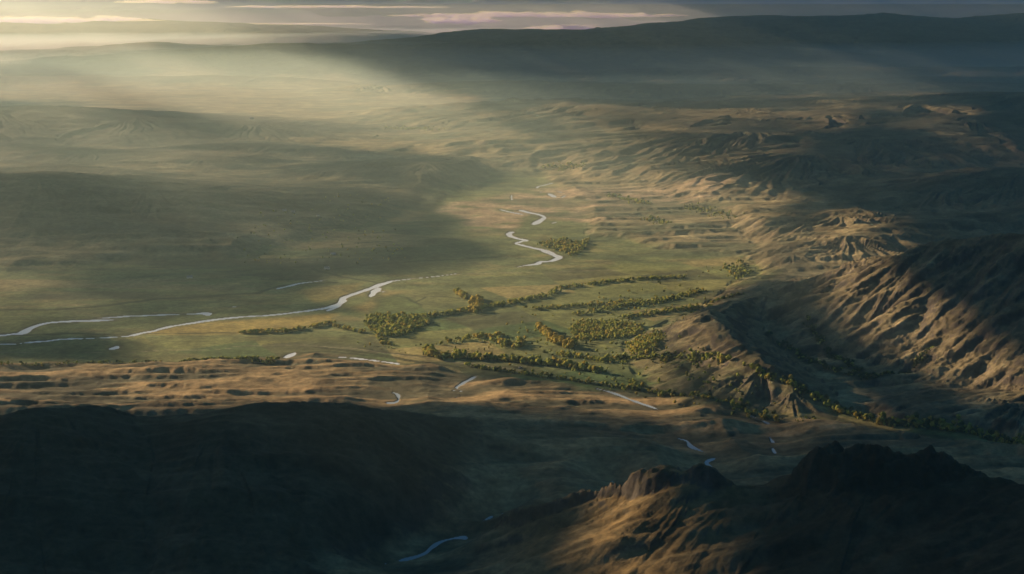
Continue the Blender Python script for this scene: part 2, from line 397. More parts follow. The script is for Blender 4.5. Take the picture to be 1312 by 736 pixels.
for pl in ([(540,400),(600,408),(700,385),(730,392),(690,412),(600,420)], [(720,368),(860,360),(900,366),(760,380)],
           [(610,415),(730,410),(740,420),(690,436),(640,428)], [(640,470),(760,476),(900,508),(1000,530),(880,520),(720,492),(600,478)]):
    C = mix(C, np.broadcast_to(c3(.10,.145,.055), C.shape), G(pl, 5)*0.85)
C = mix(C, np.broadcast_to(c3(.55,.42,.26), C.shape), G([(590,262),(700,240),(830,245),(960,240),(900,262),(820,275),(760,290),(690,275),(650,300),(600,290),(560,270)], 10, 8)*0.8*sstep(.3, .55, n2))
# patchwork of the plain: meadow parcels of different greens and golds
cell = 260.0
qa = X*0.92+Y*0.39+60*perlin(X/500, Y/500, 61); qb = (-X*0.39+Y*0.92)+60*perlin(X/500, Y/500, 62)
qi = np.floor(qa/(cell*1.5)); qj = np.floor(qb/cell+0.5*ihash(qi.astype(np.int32), qi.astype(np.int32)*0, 8)); hv = ihash(qi.astype(np.int32), qj.astype(np.int32), 12)
fields = G([(470,440),(480,385),(640,350),(960,330),(1010,352),(930,385),(850,410),(760,470),(900,500),(1312,580),(900,528),(600,480),(480,462),(300,470),(150,430)], 8, 6)
pal = np.array([[.10,.17,.06],[.30,.30,.10],[.16,.20,.08],[.40,.34,.13],[.12,.13,.06],[.24,.27,.09]], F32)
C = mix(C, pal[np.clip((hv*6).astype(int), 0, 5)], fields*0.78)
far_st = sstep(0.5, 0.62, fbm(X*0.3, Y, 420, 4, 261, 0.55, SPC)*0.5+0.5)
C = mix(C, np.broadcast_to(c3(.085,.12,.06), C.shape), far_st*0.65*G([(-100,118),(300,104),(640,112),(700,160),(900,215),(1020,250),(1040,320),(900,340),(640,330),(540,260),(380,205),(200,160),(-100,150)], 20, 8))
lft = G([(-400,150),(300,150),(420,200),(560,262),(520,345),(440,350),(300,400),(-400,420)], 24, 8)
st2 = fbm(X*0.25, Y, 520, 5, 271, 0.58, SPC)*0.5+0.5
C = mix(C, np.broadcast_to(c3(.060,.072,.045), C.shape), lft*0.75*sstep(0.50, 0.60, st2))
C = mix(C, np.broadcast_to(c3(.34,.27,.13), C.shape), lft*0.6*(1-sstep(0.40, 0.47, st2)))
# dark ditches and hedge lines, pale tracks
def line(pts, w, col, k, seed=1):
    global C
    P = [at(*q) for q in pts]
    ys = [q[1] for q in P]; r0 = max(0, np.searchsorted(YR, min(ys)-300)); r1 = min(NR, np.searchsorted(YR, max(ys)+300))
    d = np.full(X[r0:r1].shape, 1e9, F32)
    for a, b in zip(P[:-1], P[1:]):
        dd, _ = seg_dist(X[r0:r1]+9*perlin(X[r0:r1]/120, Y[r0:r1]/120, seed), Y[r0:r1]+14*perlin(X[r0:r1]/150, Y[r0:r1]/150, seed+2), a, b); d = np.minimum(d, dd)
    d = np.sqrt(d); m = (1-sstep(w*0.4, w, d))*k
    C[r0:r1] = mix(C[r0:r1], np.broadcast_to(col, C[r0:r1].shape), m)
DK = c3(.035,.045,.022)
for pts, w in (([(0,398),(60,398),(120,394),(200,384),(330,376)], 26), ([(330,376),(360,366),(430,362)], 20), ([(0,470),(100,471),(200,466),(240,466),(330,472)], 22),
    ([(0,429),(170,428),(300,427)], 16), ([(400,345),(440,356),(480,362)], 18), ([(430,345),(470,340),(540,335),(640,330)], 18), ([(475,450),(530,456),(640,462),(760,468)], 16),
    ([(500,378),(520,382),(540,392)], 10), ([(533,389),(545,381),(570,380),(590,384)], 10), ([(600,470),(700,484),(800,498),(900,520),(1000,545)], 14), ([(400,445),(470,452),(540,464),(590,472)], 12),
    ([(380,452),(420,450),(480,456),(560,468)], 10), ([(1008,384),(1012,400),(1030,430),(1045,450),(1070,470),(1100,486),(1118,497)], 26), ([(980,440),(1010,455),(1050,480),(1090,492),(1118,497),(1160,492),(1200,480)], 24),
    ([(860,480),(980,520),(1100,545),(1312,590)], 22), ([(400,300),(440,296),(520,300)], 16), ([(460,300),(520,296)], 26), ([(455,312),(500,310)], 20), ([(560,640),(620,625),(660,614)], 8), ([(480,600),(560,612),(600,625)], 7)):
    line(pts, w, DK, 0.8)
for pts, w in (([(300,445),(380,442),(460,448),(560,462),(660,474),(800,496)], 7), ([(0,452),(160,452),(300,447)], 5), ([(560,352),(660,350),(800,346)], 7)):
    line(pts, w, c3(.42,.36,.24), 0.5)
# wet dark strip on the banks, gravel bars
bank = (1-sstep(0, 26, rivmask))*(rivmask < 900)
C = mix(C, np.broadcast_to(c3(.10,.095,.05), C.shape), bank*0.7)
gravel = (1-sstep(0, 16, rivmask))*sstep(0.55, 0.66, n2)*(rivmask < 900)
C = mix(C, np.broadcast_to(c3(.42,.38,.30), C.shape), gravel*0.8)
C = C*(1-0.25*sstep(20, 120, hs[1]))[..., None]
# steep ground shows rock and thin grass; gully bottoms darker
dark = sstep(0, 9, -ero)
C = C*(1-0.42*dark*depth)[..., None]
C = mix(C, np.broadcast_to(c3(.26,.21,.12), C.shape), sstep(0.16, 0.35, sl)*0.55*(Y < 12000))
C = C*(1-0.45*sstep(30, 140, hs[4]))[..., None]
C = mix(C, np.broadcast_to(ROCK, C.shape), sstep(0.55, 0.9, sl)*0.9)
dom3 = sstep(20, 90, hs[3]); 
C = mix(C, mix(np.broadcast_to(c3(.26,.17,.065), C.shape), c3(.13,.095,.045)*np.ones(3, F32), sstep(.4, .65, n2)), dom3*0.8*(1-sstep(0.6, 0.9, sl)))
C = mix(C, np.broadcast_to(c3(.045,.042,.028), C.shape), sstep(20, 90, hs[3])*sstep(900, 1010, 656+FOC*X/(Y*CP+(H-200)*SP))*0.8)  # shade over the hill's right part, painted as near-black ground
mlow = 1-sstep(0.36, 0.62, hum+0.25*(n2-0.5))
C = mix(C, mix(np.broadcast_to(c3(.43,.30,.14), C.shape), c3(.075,.08,.05)*np.ones(3, F32), mlow), moor*0.75*(1-sstep(10, 60, ridge)))
C = mix(C, np.broadcast_to(c3(.07,.08,.055), C.shape), sstep(15, 80, hs[5])*0.8)  # shade of the left hills put into their colour
dom2 = sstep(20, 90, hs[2]); C = mix(C, np.broadcast_to(c3(.05,.052,.03), C.shape), dom2*0.85)  # shade on the foreground hill painted into its colour
C *= (0.86+0.28*fbm(X, Y, 70, 3, 241, 0.7, SPC)[..., None]*1.6)
C = np.clip(C, 0.015, 0.6)

# ------------------------------------------------------------------ materials
def newmat(name):
    m = bpy.data.materials.new(name); m.use_nodes = True; nt = m.node_tree; nt.nodes.clear()
    out = nt.nodes.new('ShaderNodeOutputMaterial'); return m, nt, out
def N(nt, t, **kw):
    n = nt.nodes.new(t)
    for k, v in kw.items(): setattr(n, k, v)
    return n
def terrain_mat():
    m, nt, out = newmat('land')
    b = N(nt, 'ShaderNodeBsdfPrincipled'); b.inputs['Roughness'].default_value = 0.95; b.inputs['Specular IOR Level'].default_value = 0.12
    a = N(nt, 'ShaderNodeAttribute', attribute_name='cover')
    g = N(nt, 'ShaderNodeNewGeometry')
    n = N(nt, 'ShaderNodeTexNoise'); n.inputs['Scale'].default_value = 0.045; n.inputs['Detail'].default_value = 8; n.inputs['Roughness'].default_value = 0.68
    n2_ = N(nt, 'ShaderNodeTexNoise'); n2_.inputs['Scale'].default_value = 0.006; n2_.inputs['Detail'].default_value = 7; n2_.inputs['Roughness'].default_value = 0.65
    r = N(nt, 'ShaderNodeMapRange'); r.inputs[1].default_value = 0.3; r.inputs[2].default_value = 0.7; r.inputs[3].default_value = 0.5; r.inputs[4].default_value = 1.5
    mx = N(nt, 'ShaderNodeVectorMath', operation='SCALE')
    nt.links.new(g.outputs['Position'], n.inputs['Vector']); nt.links.new(g.outputs['Position'], n2_.inputs['Vector'])
    r2 = N(nt, 'ShaderNodeMapRange'); r2.inputs[1].default_value = 0.34; r2.inputs[2].default_value = 0.66; r2.inputs[3].default_value = 0.6; r2.inputs[4].default_value = 1.3
    nt.links.new(n2_.outputs['Fac'], r2.inputs[0]); ml = N(nt, 'ShaderNodeMath', operation='MULTIPLY'); nt.links.new(r.outputs[0], ml.inputs[0]); nt.links.new(r2.outputs[0], ml.inputs[1])
    nt.links.new(n.outputs['Fac'], r.inputs[0]); nt.links.new(a.outputs['Color'], mx.inputs[0]); nt.links.new(ml.outputs[0], mx.inputs['Scale'])
    nt.links.new(mx.outputs[0], b.inputs['Base Color'])
    bp = N(nt, 'ShaderNodeBump'); bp.inputs['Strength'].default_value = 0.55; bp.inputs['Distance'].default_value = 4.0
    n3_ = N(nt, 'ShaderNodeTexNoise'); n3_.inputs['Scale'].default_value = 0.16; n3_.inputs['Detail'].default_value = 5; n3_.inputs['Roughness'].default_value = 0.7
    nt.links.new(g.outputs['Position'], n3_.inputs['Vector'])
    bp2 = N(nt, 'ShaderNodeBump'); bp2.inputs['Strength'].default_value = 0.7; bp2.inputs['Distance'].default_value = 2.2
    nt.links.new(n3_.outputs['Fac'], bp2.inputs['Height']); nt.links.new(bp2.outputs[0], bp.inputs['Normal'])
    nt.links.new(n.outputs['Fac'], bp.inputs['Height']); nt.links.new(bp.outputs[0], b.inputs['Normal'])
    nt.links.new(b.outputs[0], out.inputs['Surface']); return m
LAND = terrain_mat()
def water_mat():
    m, nt, out = newmat('river_water')
    b = N(nt, 'ShaderNodeBsdfPrincipled'); b.inputs['Base Color'].default_value = (.84, .95, 1.0, 1); b.inputs['Roughness'].default_value = 0.2  # pale base colour stands in for the sky reflected in the water
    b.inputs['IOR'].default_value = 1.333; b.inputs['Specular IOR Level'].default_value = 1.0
    n = N(nt, 'ShaderNodeTexNoise'); n.inputs['Scale'].default_value = 0.25; n.inputs['Detail'].default_value = 3
    g = N(nt, 'ShaderNodeNewGeometry'); nt.links.new(g.outputs['Position'], n.inputs['Vector'])
    bp = N(nt, 'ShaderNodeBump'); bp.inputs['Strength'].default_value = 0.12; bp.inputs['Distance'].default_value = 0.25
    nt.links.new(n.outputs['Fac'], bp.inputs['Height']); nt.links.new(bp.outputs[0], b.inputs['Normal'])
    nt.links.new(b.outputs[0], out.inputs['Surface']); return m
WATER = water_mat(); STREAM = water_mat(); STREAM.name = 'stream_water'; STREAM.node_tree.nodes['Principled BSDF'].inputs['Base Color'].default_value = (.42, .52, .56, 1)  # stream copy carries a dimmer painted sky sheen

# ------------------------------------------------------------------ meshes from numpy
def np_mesh(name, V, Q, mat, smooth=True, normals=None, cols=None, uvz=None):
    me = bpy.data.meshes.new(name); k = Q.shape[1]
    me.vertices.add(len(V)); me.vertices.foreach_set('co', np.ascontiguousarray(V, F32).ravel())
    me.loops.add(Q.size); me.loops.foreach_set('vertex_index', np.ascontiguousarray(Q, np.int32).ravel())
    me.polygons.add(len(Q)); me.polygons.foreach_set('loop_start', np.arange(0, Q.size, k, dtype=np.int32))
    if smooth: me.polygons.foreach_set('use_smooth', np.ones(len(Q), bool))
    me.update(calc_edges=True)
    if cols is not None:
        at_ = me.attributes.new('cover', 'FLOAT_COLOR', 'POINT')
        at_.data.foreach_set('color', np.concatenate([cols, np.ones((len(cols), 1), F32)], 1).astype(F32).ravel())
    me.materials.append(mat)
    if normals is not None: me.normals_split_custom_set_from_vertices(normals)
    o = bpy.data.objects.new(name, me); COL.objects.link(o); return o
def tag(o, label=None, cat=None, group=None, kind=None):
    if label: o['label'] = label
    if cat: o['category'] = cat
    if group: o['group'] = group
    if kind: o['kind'] = kind
    return o

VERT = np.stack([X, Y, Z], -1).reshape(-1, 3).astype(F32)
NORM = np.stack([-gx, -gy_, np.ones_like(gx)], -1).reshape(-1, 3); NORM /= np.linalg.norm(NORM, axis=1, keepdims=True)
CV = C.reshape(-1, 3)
II = np.arange(NR*NU, dtype=np.int32).reshape(NR, NU)
QUADS = np.stack([II[:-1, :-1], II[:-1, 1:], II[1:, 1:], II[1:, :-1]], -1)
stack = np.stack([np.full(X.shape, 14.0, F32)]+[hs[g] for g in names])
own = np.argmax(stack, 0)[:-1, :-1]; del stack
LN = {0: ('valley_floor', 'wide valley floor of meadows, moor and fields'), 1: ('mountain', 'gullied mountain side on the right with sunlit ribs'),
      2: ('dark_hill', 'dark rounded hill filling the lower left corner'), 3: ('rocky_hill', 'brown hill with two crags at the lower right'),
      4: ('distant_hills', 'hazy hills across the valley and far away'), 5: ('left_hills', 'low shadowed hills on the left side of the valley'),
      6: ('low_spur', 'low spur with sunlit tongues between river plain and mountain')}
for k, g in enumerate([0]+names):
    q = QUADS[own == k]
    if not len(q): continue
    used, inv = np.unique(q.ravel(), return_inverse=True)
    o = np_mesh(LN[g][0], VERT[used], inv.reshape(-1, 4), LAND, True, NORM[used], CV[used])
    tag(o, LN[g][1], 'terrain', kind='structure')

# ------------------------------------------------------------------ water sheets
wx_ = X.ravel(); wy_ = Y.ravel()
wq = QUADS.reshape(-1, 4); near_w = rivmask.ravel()
kmask = {}
for kind, lines in RIV.items():
    rivmask = np.full(X.shape, 1e9, F32); carve(lines); kmask[kind] = rivmask
km = np.argmin(np.stack([kmask[k].ravel() for k in RIV]), 0)
for i_, kind in enumerate(RIV):
    rm = kmask[kind].ravel(); q = wq[(rm[wq].min(1) < 10+0.6*np.minimum(shore_w.ravel()[wq[:, 0]], 20)) & (km[wq[:, 0]] == i_)]
    used, inv = np.unique(q.ravel(), return_inverse=True)
    V = np.stack([wx_[used], wy_[used], np.full(len(used), water_z)], 1)
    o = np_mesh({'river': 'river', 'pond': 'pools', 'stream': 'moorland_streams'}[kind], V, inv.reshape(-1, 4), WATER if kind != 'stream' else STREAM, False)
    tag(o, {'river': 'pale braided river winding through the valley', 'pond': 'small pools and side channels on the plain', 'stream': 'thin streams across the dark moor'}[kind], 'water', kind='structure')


# ------------------------------------------------------------------ trees
def leaf_mat(name, c1, c2):
    m, nt, out = newmat(name)
    d = N(nt, 'ShaderNodeBsdfDiffuse'); t = N(nt, 'ShaderNodeBsdfTranslucent'); mx = N(nt, 'ShaderNodeMixShader'); mx.inputs[0].default_value = 0.22
    g = N(nt, 'ShaderNodeNewGeometry'); n = N(nt, 'ShaderNodeTexNoise'); n.inputs['Scale'].default_value = 0.06; n.inputs['Detail'].default_value = 3
    cr = N(nt, 'ShaderNodeValToRGB'); cr.color_ramp.elements[0].position = 0.36; cr.color_ramp.elements[1].position = 0.66
    cr.color_ramp.elements[0].color = (*c1, 1); cr.color_ramp.elements[1].color = (*c2, 1)
    nt.links.new(g.outputs['Position'], n.inputs['Vector']); nt.links.new(n.outputs['Fac'], cr.inputs[0])
    nt.links.new(cr.outputs[0], d.inputs[0]); nt.links.new(cr.outputs[0], t.inputs[0])
    nt.links.new(d.outputs[0], mx.inputs[1]); nt.links.new(t.outputs[0], mx.inputs[2]); nt.links.new(mx.outputs[0], out.inputs['Surface']); return m
LEAF = [leaf_mat('olive_leaves', (.20,.24,.05), (.44,.45,.10)), leaf_mat('golden_leaves', (.32,.26,.05), (.50,.40,.09)), leaf_mat('dark_leaves', (.06,.08,.028), (.12,.13,.045))]
BARK, nt, out = newmat('bark'); d = N(nt, 'ShaderNodeBsdfDiffuse'); d.inputs[0].default_value = (.09, .065, .045, 1)
n = N(nt, 'ShaderNodeTexNoise'); n.inputs['Scale'].default_value = 3.0; bpn = N(nt, 'ShaderNodeBump'); nt.links.new(n.outputs['Fac'], bpn.inputs['Height']); nt.links.new(bpn.outputs[0], d.inputs['Normal'])
nt.links.new(d.outputs[0], out.inputs['Surface'])
import bmesh
def ico(sub):
    bm = bmesh.new(); bmesh.ops.create_icosphere(bm, subdivisions=sub, radius=1.0)
    v = np.array([q.co[:] for q in bm.verts]); f = np.array([[q.index for q in p.verts] for p in bm.faces]); bm.free(); return v, f
ICO1, ICO2 = ico(1), ico(2)
def crown_geo(h, wdt, lobes, leaves, r, base=ICO1):
    """clumps spread through the crown plus loose leaf tufts; triangles"""
    V = []; Fc = []; s = 0
    for k in range(lobes):
        a = r.uniform(0, 6.283); q = r.uniform(0.0, 0.62) if k else 0.0; zz = r.uniform(0.34, 0.86) if k else 0.62
        rad = wdt*0.5*r.uniform(0.34, 0.6)*(1.25 if k == 0 else 1)*(1.1-0.5*abs(zz-0.55))
        v = base[0]*(1+r.normal(0, 0.17, (len(base[0]), 1)))*rad*np.array([1, 1, r.uniform(0.75, 1.15)])
        v = v+np.array([math.cos(a)*q*wdt*0.5, math.sin(a)*q*wdt*0.5, zz*h]); V.append(v); Fc.append(base[1]+s); s += len(v)
    if leaves:
        a = r.uniform(0, 6.283, leaves); ph = np.arccos(r.uniform(-0.75, 1, leaves)); R_ = r.uniform(0.75, 1.12, leaves)
        c = np.stack([np.cos(a)*np.sin(ph)*wdt*0.5*R_, np.sin(a)*np.sin(ph)*wdt*0.5*R_, (0.6+0.40*np.cos(ph)*R_)*h], 1)
        e = r.normal(0, 1, (leaves, 3, 3)); e /= np.linalg.norm(e, axis=2, keepdims=True)
        v = (c[:, None, :]+e*wdt*0.075).reshape(-1, 3); V.append(v); Fc.append(np.arange(leaves*3).reshape(-1, 3)+s)
    return np.concatenate(V), np.concatenate(Fc)
def tube(p0, p1, r0, r1, n=7):
    p0 = np.array(p0, float); p1 = np.array(p1, float); d = p1-p0; d /= np.linalg.norm(d); a = np.cross(d, [0.3, 0.9, 0.1]); a /= np.linalg.norm(a); b = np.cross(d, a)
    t = np.arange(n)/n*6.2831853; ring = np.cos(t)[:, None]*a+np.sin(t)[:, None]*b
    V = np.concatenate([p0+ring*r0, p1+ring*r1]); i = np.arange(n); j = (i+1) % n
    return V, np.stack([i, j, j+n, i+n], 1)
def trunk_geo(h, r):
    P = [tube((0, 0, -0.6), (0.2, 0.1, h*0.35), 0.42, 0.3), tube((0.2, 0.1, h*0.35), (0.1, -0.2, h*0.75), 0.3, 0.12)]
    for k in range(4):
        a = r.uniform(0, 6.28); P.append(tube((0.2, 0.1, h*(0.28+0.1*k)), (math.cos(a)*h*0.2, math.sin(a)*h*0.2, h*(0.48+0.1*k)), 0.16, 0.06, 5))
    V = []; Q = []; s = 0
    for v, q in P: V.append(v); Q.append(q+s); s += len(v)
    return np.concatenate(V), np.concatenate(Q)
# where they grow: label, group, tone weights (olive, golden, dark), size, list of (kind, points, spread px x, y, count)
WOODS = [
 ('leafy tree in the thick grove at the left end of the long tree belt', (.75,.2,.05), 1.12, [('poly', [(467,410),(482,405),(510,404),(548,408),(552,415),(530,424),(512,433),(482,431),(466,420)], 190)]),
 ('olive tree in the long belt running right from the thick grove', (.8,.12,.08), 1.0, [('line', [(530,409),(560,405),(600,399),(632,393)], 5, 1.5, 120), ('line', [(632,393),(660,388),(700,381),(714,374)], 6, 1.3, 90)]),
 ('tall golden tree in the small bright stand above the belt', (.1,.9,0), 1.35, [('poly', [(600,400),(604,388),(612,383),(620,386),(616,396),(610,404)], 34), ('line', [(585,376),(596,384)], 4, 2, 16)]),
 ('tree in the lower hedgerow below the dark meadow', (.6,.3,.1), 1.15, [('line', [(548,455),(566,460),(600,459),(640,462),(690,467),(735,471),(765,478)], 5, 1.6, 150), ('poly', [(540,452),(552,449),(562,455),(556,460)], 14)]),
 ('tree in the loose copse in the middle of the meadow', (.5,.4,.1), 1.1, [('line', [(630,436),(645,442),(662,445),(668,438)], 6, 2.5, 50), ('line', [(560,442),(620,432),(650,432)], 7, 1.2, 24)]),
 ('golden tree in the curved grove right of the meadow', (.1,.88,.02), 1.25, [('line', [(692,424),(702,430),(714,440),(728,444),(734,440)], 6, 2.6, 85)]),
 ('low tree in the broad wood in the middle of the plain', (.72,.2,.08), 0.85, [('poly', [(728,424),(742,413),(790,412),(822,418),(826,430),(780,435),(742,437)], 330)]),
 ('tree in the small wood near the sunlit spur', (.65,.3,.05), 0.95, [('poly', [(800,444),(822,436),(846,440),(852,450),(836,460),(808,455)], 110), ('line', [(715,455),(770,462),(800,466)], 8, 2, 40)]),
 ('tree on the strip woods across the right of the plain', (.6,.2,.2), 0.9, [('line', [(740,404),(800,393),(850,386),(900,373)], 12, 1.6, 140), ('line', [(800,408),(860,399),(900,395),(945,388)], 12, 1.4, 130), ('line', [(716,371),(780,362),(850,357),(875,356)], 7, 1.0, 120), ('line', [(690,397),(760,392),(820,386)], 12, 1.3, 70)]),
 ('dark tree along the river margin at the foot of the hills', (.45,.15,.4), 1.05, [('line', [(775,462),(806,460),(835,468),(870,474),(900,484),(945,497),(985,512),(1040,522),(1092,534)], 8, 2.0, 130), ('line', [(1092,534),(1150,548),(1220,558),(1330,584)], 9, 2.4, 110)]),
 ('tree on the thin hedge line beside the lower moor', (.5,.3,.2), 0.95, [('line', [(600,470),(680,481),(760,492),(830,502),(880,514),(935,524),(1000,542)], 7, 1.0, 90), ('poly', [(800,495),(815,491),(824,496),(818,502)], 10)]),
 ('tree in the hedge across the golden field on the left', (.45,.5,.05), 0.95, [('line', [(310,428),(335,427),(370,426),(400,420),(424,416)], 4, 1.0, 110), ('line', [(430,420),(465,427)], 4, 1.2, 20), ('line', [(484,433),(492,440),(500,444)], 4, 1.8, 22)]),
 ('small tree on the dark field edge at the left', (.55,.1,.35), 0.8, [('line', [(236,465),(270,463),(300,467),(345,472),(352,462)], 6, 0.9, 80), ('line', [(0,470),(100,470),(220,466)], 8, 0.7, 30)]),
 ('bushy tree by the river bend in the middle', (.5,.4,.1), 1.15, [('poly', [(688,314),(720,308),(742,312),(756,306),(750,318),(735,330),(720,324),(700,318)], 130)]),
 ('far tree beyond the river bend', (.5,.1,.4), 1.2, [('line', [(500,172),(545,175),(600,180),(640,192),(690,205)], 16, 1.6, 230), ('line', [(830,284),(850,291)], 10, 1.5, 30), ('line', [(780,254),(830,266)], 10, 1.2, 40), ('line', [(700,222),(745,226)], 10, 1.2, 40), ('poly', [(925,345),(950,335),(965,350),(945,362)], 40), ('line', [(880,270),(940,285)], 14, 2, 40)]),
 ('dark shrubby tree along the side valley stream', (.2,0,.8), 0.8, [('line', [(1008,386),(1012,402),(1030,430),(1045,450),(1070,470),(1100,486),(1118,497)], 5, 2.0, 90), ('line', [(985,440),(1015,456),(1055,480),(1118,497)], 5, 1.6, 60), ('line', [(1118,497),(1160,490),(1200,478)], 6, 1.4, 50)]),
 ('lone tree standing on the open plain', (.5,.2,.3), 0.9, [('poly', [(420,440),(560,440),(900,340),(960,340),(860,470),(1100,560),(900,530),(640,470)], 120), ('poly', [(300,270),(500,260),(520,340),(300,340)], 60)]),
]
rt = np.random.default_rng(99)
TR = []
for wi, (lab, tone, size, parts) in enumerate(WOODS):
    for pt in parts:
        kind, pts = pt[0], pt[1]; cnt = int(pt[-1]*3.6); got = []
        if kind == 'poly':
            xs = [q[0] for q in pts]; ys = [q[1] for q in pts]
            while len(got) < cnt:
                a = rt.uniform(min(xs), max(xs), 400); b = rt.uniform(min(ys), max(ys), 400)
                sd = poly_sd(a, b*2, [(q[0], q[1]*2) for q in pts])+rt.normal(0, 1.5, 400)
                got += [(p, q) for p, q, s_ in zip(a, b, sd) if s_ > 0]
            got = got[:cnt]
        else:
            seg = [math.hypot(q[0]-p[0], (q[1]-p[1])*2) for p, q in zip(pts[:-1], pts[1:])]; cs = np.cumsum([0]+seg)
            for _ in range(cnt):
                t = rt.uniform(0, cs[-1]); t = t + 6*math.sin(t*0.31+wi); t = min(max(t, 0), cs[-1]-1e-3); k = int(np.searchsorted(cs, t, 'right')-1); u = (t-cs[k])/seg[k]
                got.append((pts[k][0]+(pts[k+1][0]-pts[k][0])*u+rt.normal(0, pt[2]*0.5), pts[k][1]+(pts[k+1][1]-pts[k][1])*u+rt.normal(0, pt[3]*0.6)))
        for a, b in got:
            x, y = at(a, b); z = float(zat(np.array(x), np.array(y)))
            if z < -0.6 or z > 90: continue
            TR.append((x, y, z, wi, rt.choice(3, p=tone), size*(0.55+0.9*rt.random()**1.5)))
TR.sort(key=lambda t: -t[5]/math.hypot(t[0], t[1]))
HH, WW = 14.0, 13.0
def proto(v, tone):
    r = np.random.default_rng(500+v*7+tone)
    root = bpy.data.objects.new('tree', None); COL.objects.link(root); root.empty_display_size = 2
    hh = HH*r.uniform(0.85, 1.15); ww = WW*r.uniform(0.8, 1.15)
    V, Q = trunk_geo(hh, r); t = np_mesh('trunk', V, Q, BARK); t.parent = root
    V, Fc = crown_geo(hh, ww, 9, 150, r, ICO2); c = np_mesh('crown', V, Fc, LEAF[tone], False); c.parent = root
    return root, t, c
protos = {}
for i, (x, y, z, wi, tone, sc) in enumerate(TR[:300]):
    v = i % 4
    if (v, tone) not in protos:
        o, t, c = proto(v, tone); protos[(v, tone)] = (o, t, c)
    else:
        po, pt_, pc = protos[(v, tone)]; o = po.copy(); COL.objects.link(o)
        for ch in (pt_, pc): q = ch.copy(); COL.objects.link(q); q.parent = o
    o.location = (x, y, z); o.rotation_euler = (0, 0, rt.uniform(0, 6.28)); o.scale = (sc, sc, sc*rt.uniform(0.9, 1.15))
    lab = WOODS[wi][0]
    tag(o, lab, 'tree', 'trees: '+lab.split(' ', 2)[2])
# the remaining small trees as one wood
VARS = [[crown_geo(1.0, 1.0, 4, 26, np.random.default_rng(900+k), ICO1) for k in range(6)] for _ in range(1)][0]
V = []; Fc = []; mi = []; s = 0
for k, (x, y, z, wi, tone, sc) in enumerate(TR[300:]):
    v, f = VARS[k % 6]; a = rt.uniform(0, 6.28); ca, sa = math.cos(a), math.sin(a)
    q = np.stack([(v[:, 0]*ca-v[:, 1]*sa)*WW*sc, (v[:, 0]*sa+v[:, 1]*ca)*WW*sc, v[:, 2]*HH*sc], 1)+np.array([x, y, z-1.0])
    V.append(q); Fc.append(f+s); mi.append(np.full(len(f), tone)); s += len(q)
wood = np_mesh('woodland', np.concatenate(V), np.concatenate(Fc), LEAF[0], False)
wood.data.materials.append(LEAF[1]); wood.data.materials.append(LEAF[2]); wood.data.polygons.foreach_set('material_index', np.concatenate(mi).astype(np.int32))
tag(wood, 'far tree belts, hedges and small woods across the plain', 'trees', kind='stuff')

# ------------------------------------------------------------------ farmhouses
def simple(name, col, rough=0.8, bump=0.3, sc=1.5):
    m, nt, out = newmat(name); b = N(nt, 'ShaderNodeBsdfPrincipled'); b.inputs['Roughness'].default_value = rough
    n = N(nt, 'ShaderNodeTexNoise'); n.inputs['Scale'].default_value = sc; mr_ = N(nt, 'ShaderNodeMixRGB'); mr_.blend_type = 'MULTIPLY'; mr_.inputs[0].default_value = 0.3
    mr_.inputs[1].default_value = (*col, 1); nt.links.new(n.outputs['Fac'], mr_.inputs[2]); nt.links.new(mr_.outputs[0], b.inputs['Base Color'])
    nt.links.new(b.outputs[0], out.inputs['Surface']); return m
WHITE, SLATE, GLASS, DOOR = simple('white_render', (.85,.84,.80)), simple('slate', (.35,.36,.38)), simple('dark_glass', (.05,.06,.07), 0.15), simple('painted_door', (.12,.10,.08))
BOXF = np.array([(0,3,2,1),(4,5,6,7),(0,1,5,4),(1,2,6,5),(2,3,7,6),(3,0,4,7)])
def box(name, c, d, mat, parent):
    x, y, z = c; a, b, e = d[0]/2, d[1]/2, d[2]/2
    V = np.array([(x-a,y-b,z-e),(x+a,y-b,z-e),(x+a,y+b,z-e),(x-a,y+b,z-e),(x-a,y-b,z+e),(x+a,y-b,z+e),(x+a,y+b,z+e),(x-a,y+b,z+e)])
    o = np_mesh(name, V, BOXF, mat, False); o.parent = parent; return o
def house():
    root = bpy.data.objects.new('farmhouse', None); COL.objects.link(root)
    box('wall', (0, 0, 2.5), (18, 9, 5.6), WHITE, root)
    L_, W_, z0, z1 = 9.5, 5.0, 5.2, 9.0
    V = np.array([(-L_,-W_,z0),(L_,-W_,z0),(L_,W_,z0),(-L_,W_,z0),(-L_,0,z1),(L_,0,z1)])
    me = bpy.data.meshes.new('roof'); me.from_pydata(V.tolist(), [], [(0,1,5,4),(2,3,4,5),(1,2,5),(3,0,4),(0,3,2,1)]); me.materials.append(SLATE)
    rf = bpy.data.objects.new('roof', me); COL.objects.link(rf); rf.parent = root
    box('chimney', (6, 0, 9.2), (1.2, 1.2, 2.2), WHITE, rf)
    box('door', (0, -4.53, 1.2), (1.2, 0.1, 2.4), DOOR, root)
    for x in (-6, -3, 3, 6): box('window', (x, -4.53, 2.6), (1.3, 0.1, 1.4), GLASS, root)
    return root
def copy_tree(o, parent=None):
    c = o.copy(); COL.objects.link(c)
    if parent: c.parent = parent
    for ch in list(o.children): copy_tree(ch, c)
    return c
hp = house()
